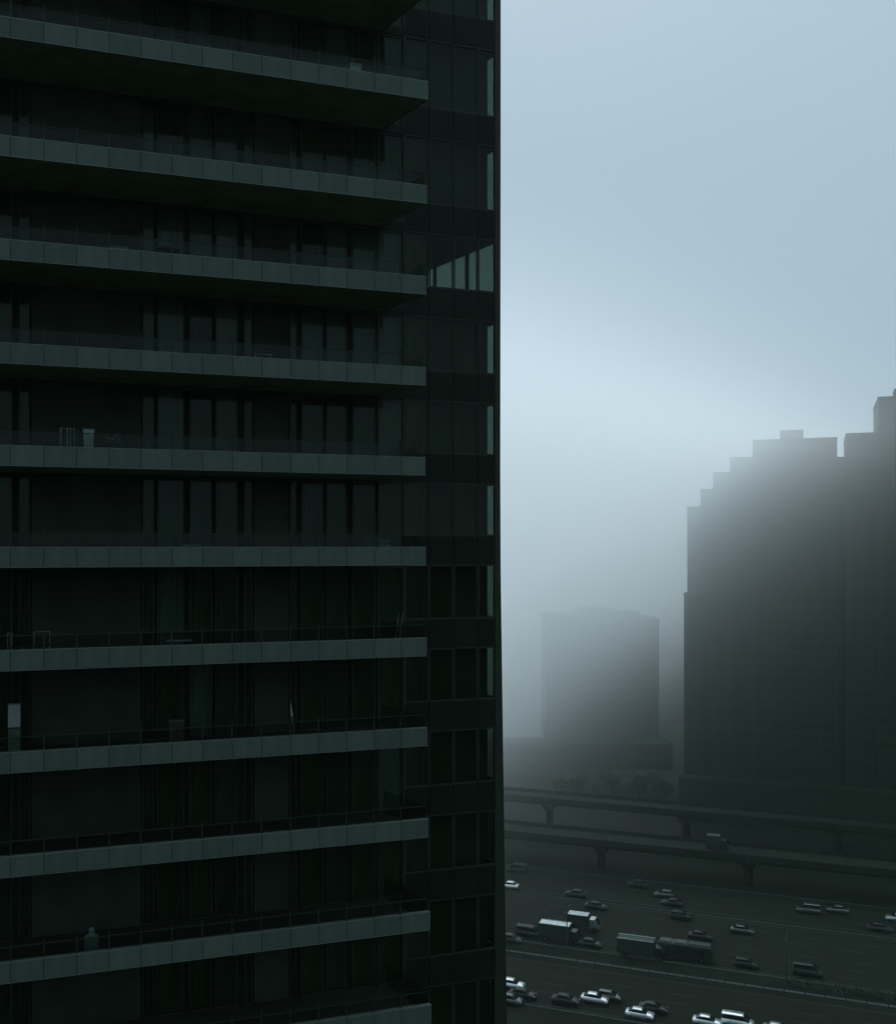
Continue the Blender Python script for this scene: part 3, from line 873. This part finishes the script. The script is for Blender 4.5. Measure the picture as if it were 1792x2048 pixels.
mb = MB(); mb.tube((0, 0, 0), (0, 0, 0.45), 0.11, 0.16, 12); obj('pot', mb.mesh('pot', M['dimwood']), o)
mb = MB(); leaf_cloud(mb, (0, 0, 0.72), (0.22, 0.22, 0.26), 50, 0.06, rng); obj('foliage', mb.mesh('foliage', M['dimgreen']), o)

o = item('crate', 766, 0.6, 6, 'small dim square crate near the end of the sixth balcony', 'crate')
for k in range(4):
    mb = MB(); mb.slab(-0.2, 0.2, -0.2, 0.2, 0.02 + k*0.17, 0.17 + k*0.17, 0.012); obj('board', mb.mesh('board', M['dimgreen']), o)
o = item('planter', 383, 0.6, 6, 'low dim planter in the middle of the sixth balcony', 'planter')
mb = MB(); mb.slab(-0.30, 0.30, -0.15, 0.15, 0, 0.5, 0.02); obj('trough', mb.mesh('trough', M['dimgreen']), o)
mb = MB(); leaf_cloud(mb, (0, 0, 0.62), (0.28, 0.14, 0.16), 50, 0.05, rng); obj('foliage', mb.mesh('foliage', M['leaf']), o)

def chair(px, row, label, rz, d=0.9):
    o = empty('chair', spot(px, d, row), TROT + rz); tag(o, label, 'chair')
    mb = MB(); mb.slab(-0.24, 0.24, -0.24, 0.24, 0.42, 0.45, 0.006); obj('seat', mb.mesh('seat', M['dimwood']), o)
    mb = MB()
    for a, b in (((-.24, .24, .88), (.24, .24, .88)), ((-.24, .24, .45), (-.24, .24, .88)), ((.24, .24, .45), (.24, .24, .88))):
        mb.tube(a, b, 0.014, 0.014, 6)
    obj('backrest', mb.mesh('backrest', M['steel']), o)
    for x in (-.23, .23):
        for y in (-.23, .23):
            mb = MB(); mb.tube((x, y, 0), (x, y, 0.44), 0.013, 0.013, 6); obj('leg', mb.mesh('leg', M['steel']), o)
chair(36, 7, 'thin tubular chair seen from its side, at the far left of the seventh balcony', math.radians(80))
chair(84, 7, 'thin tubular chair with square back frame, second on the seventh balcony', 0)
o = item('deck_chair', 797, 0.9, 7, 'folded deck chair of two slanting pale bars near the right end', 'deck chair')
for x in (-0.09, 0.05):
    mb = MB(); mb.tube((x - 0.05, 0.1, 0), (x + 0.10, -0.05, 1.25), 0.014, 0.014, 6); obj('bar', mb.mesh('bar', M['steel']), o)
mb = MB(); mb.box(-0.07, 0.07, 0.0, 0.02, 0.55, 0.95); obj('canvas', mb.mesh('canvas', M['dimwood']), o)
o = item('side_table', 358, 0.6, 7, 'low flat table showing as a thin line on the seventh balcony', 'table')
mb = MB(); mb.slab(-0.42, 0.42, -0.2, 0.2, 0.50, 0.525, 0.006); obj('table_top', mb.mesh('table_top', M['steel']), o)
for x in (-0.36, 0.36):
    mb = MB(); mb.box(x - 0.02, x + 0.02, -0.16, 0.16, 0, 0.5); obj('leg', mb.mesh('leg', M['rail']), o)

o = item('wall_cabinet', 30, 2.2, 8, 'pale upright cabinet at the far left of the eighth balcony', 'cabinet')
mb = MB(); mb.slab(-0.19, 0.19, -0.16, 0.16, 0.85, 1.62, 0.015); obj('upper_door', mb.mesh('upper_door', M['plasticw']), o)
mb = MB(); mb.slab(-0.19, 0.19, -0.16, 0.16, 0.0, 0.80, 0.015); obj('lower_door', mb.mesh('lower_door', M['dimgreen']), o)
mb = MB(); mb.box(-0.17, 0.17, -0.13, 0.15, 0.80, 0.85); obj('gap_frame', mb.mesh('gap_frame', M['rail']), o)
o = item('closed_parasol', 585, 0.8, 8, 'thin closed parasol leaning by the middle of the eighth balcony', 'parasol')
mb = MB(); mb.tube((0.10, 0, 0.05), (-0.06, 0, 1.35), 0.012, 0.012, 6); obj('pole', mb.mesh('pole', M['steel']), o)
mb = MB(); mb.tube((-0.01, 0, 0.95), (-0.06, 0, 1.4), 0.05, 0.012, 8); obj('canopy', mb.mesh('canopy', M['cloth']), o)
mb = MB(); mb.tube((0.10, 0, 0), (0.10, 0, 0.06), 0.18, 0.16, 12); obj('foot', mb.mesh('foot', M['dimwood']), o)
o = item('cupboard', 353, 1.6, 8, 'low dim cupboard left of the closed parasol', 'cupboard')
mb = MB(); mb.slab(-0.26, 0.26, -0.2, 0.2, 0, 0.86, 0.01); obj('body', mb.mesh('body', M['wall']), o)
mb = MB(); mb.slab(-0.27, 0.27, -0.22, 0.22, 0.862, 0.9, 0.01); obj('top', mb.mesh('top', M['dimgreen']), o)

o = item('water_jar', 184, 0.7, 10, 'dim green lidded water jar behind the lowest full balcony edge', 'jar')
mb = MB()
prof_j = [(0.0, 0.20), (0.05, 0.235), (0.62, 0.24), (0.72, 0.20), (0.78, 0.10), (0.86, 0.09), (0.90, 0.11), (0.93, 0.10)]
mb.loft([[(r*math.cos(2*math.pi*k/16), r*math.sin(2*math.pi*k/16), z) for k in range(16)] for z, r in prof_j])
obj('body', mb.mesh('body', M['dimgreen'], True), o)
mb = MB(); mb.tube((0, 0, 0.93), (0, 0, 0.98), 0.085, 0.05, 12); obj('lid', mb.mesh('lid', M['dimgreen']), o)

# a dark armchair in the lit corner room
s_, d_ = 15.6, WALL + 2.0
o = tag(empty('armchair', (OX + UX*s_ - UY*d_, OY + UY*s_ + UX*d_, TOPS[4] - 0.30 + 0.002), TROT + 0.5), 'dark armchair silhouetted inside the bright corner room', 'armchair')
mb = MB(); mb.slab(-0.34, 0.34, -0.32, 0.30, 0.10, 0.44, 0.05); obj('seat', mb.mesh('seat', M['dimwood']), o)
mb = MB(); mb.slab(-0.36, 0.36, 0.31, 0.46, 0.10, 0.95, 0.04); obj('backrest', mb.mesh('backrest', M['dimwood']), o)
for x in (-0.42, 0.42):
    mb = MB(); mb.slab(x - 0.065, x + 0.065, -0.32, 0.40, 0.06, 0.62, 0.03); obj('armrest', mb.mesh('armrest', M['dimwood']), o)
    for y in (-0.28, 0.36):
        mb = MB(); mb.box(x - 0.03, x + 0.03, y - 0.03, y + 0.03, 0, 0.06); obj('leg', mb.mesh('leg', M['rail']), o)

# ================================================================== air
def volume_mat(name, col, dens, g):
    m = bpy.data.materials.new(name); m.use_nodes = True
    N, L = m.node_tree.nodes, m.node_tree.links
    N.remove(N['Principled BSDF'])
    v = N.new('ShaderNodeVolumePrincipled')
    v.inputs['Color'].default_value = (*col, 1)
    v.inputs['Anisotropy'].default_value = g
    if isinstance(dens, dict):
        k = dens['slope']
        ge = N.new('ShaderNodeNewGeometry')
        dt = N.new('ShaderNodeVectorMath'); dt.operation = 'DOT_PRODUCT'
        dt.inputs[1].default_value = (k*dens['dir'][0]/dens['double'], k*dens['dir'][1]/dens['double'], 1.0/dens['double'])
        L.new(ge.outputs['Position'], dt.inputs[0])
        ad = N.new('ShaderNodeMath'); ad.operation = 'ADD'
        ad.inputs[1].default_value = -(k*dens['w0'] + dens['z0'])/dens['double']
        L.new(dt.outputs['Value'], ad.inputs[0])
        pw = N.new('ShaderNodeMath'); pw.operation = 'POWER'; pw.inputs[0].default_value = 2.0
        L.new(ad.outputs[0], pw.inputs[1])
        mu = N.new('ShaderNodeMath'); mu.operation = 'MULTIPLY'; mu.inputs[1].default_value = dens['rho0']
        L.new(pw.outputs[0], mu.inputs[0])
        dw = N.new('ShaderNodeVectorMath'); dw.operation = 'DOT_PRODUCT'
        dw.inputs[1].default_value = (*dens['dir'], 0.0)
        L.new(ge.outputs['Position'], dw.inputs[0])
        cp = N.new('ShaderNodeMapRange'); cp.interpolation_type = 'SMOOTHSTEP'     # thickest around the slab, thinner behind
        cp.inputs[1].default_value, cp.inputs[2].default_value = dens['cap_w']
        cp.inputs[3].default_value, cp.inputs[4].default_value = dens['cap']
        L.new(dw.outputs['Value'], cp.inputs[0])
        mn = N.new('ShaderNodeMath'); mn.operation = 'MINIMUM'
        L.new(cp.outputs[0], mn.inputs[1])
        L.new(mu.outputs[0], mn.inputs[0])
        sx = N.new('ShaderNodeSeparateXYZ'); L.new(ge.outputs['Position'], sx.inputs[0])
        mr = N.new('ShaderNodeMapRange'); mr.interpolation_type = 'SMOOTHSTEP'     # the cloud's top frays out
        mr.inputs[1].default_value, mr.inputs[2].default_value = dens['top'], dens['top'] - dens['fade']
        mr.inputs[3].default_value, mr.inputs[4].default_value = 0.0, 1.0
        L.new(sx.outputs['Z'], mr.inputs[0])
        m2 = N.new('ShaderNodeMath'); m2.operation = 'MULTIPLY'
        L.new(mn.outputs[0], m2.inputs[0]); L.new(mr.outputs[0], m2.inputs[1])
        L.new(m2.outputs[0], v.inputs['Density'])
    else:
        v.inputs['Density'].default_value = dens
    L.new(v.outputs[0], N['Material Output'].inputs['Volume'])
    return m
mb = MB(); mb.box(-2600, 2600, -60, 3200, -1.2, 130.0)
obj('haze', mb.mesh('haze', volume_mat('haze', (0.66, 1.0, 0.80), HAZE_DENSITY, HAZE_G)), None, kind='stuff')
mb = MB(); mb.box(-900, 1100, 95.0, 1500, 0.6, CLOUD['top'])
obj('low_cloud', mb.mesh('low_cloud', volume_mat('cloud', (0.972, 0.995, 1.0), CLOUD, CLOUD_G)), None, kind='stuff')
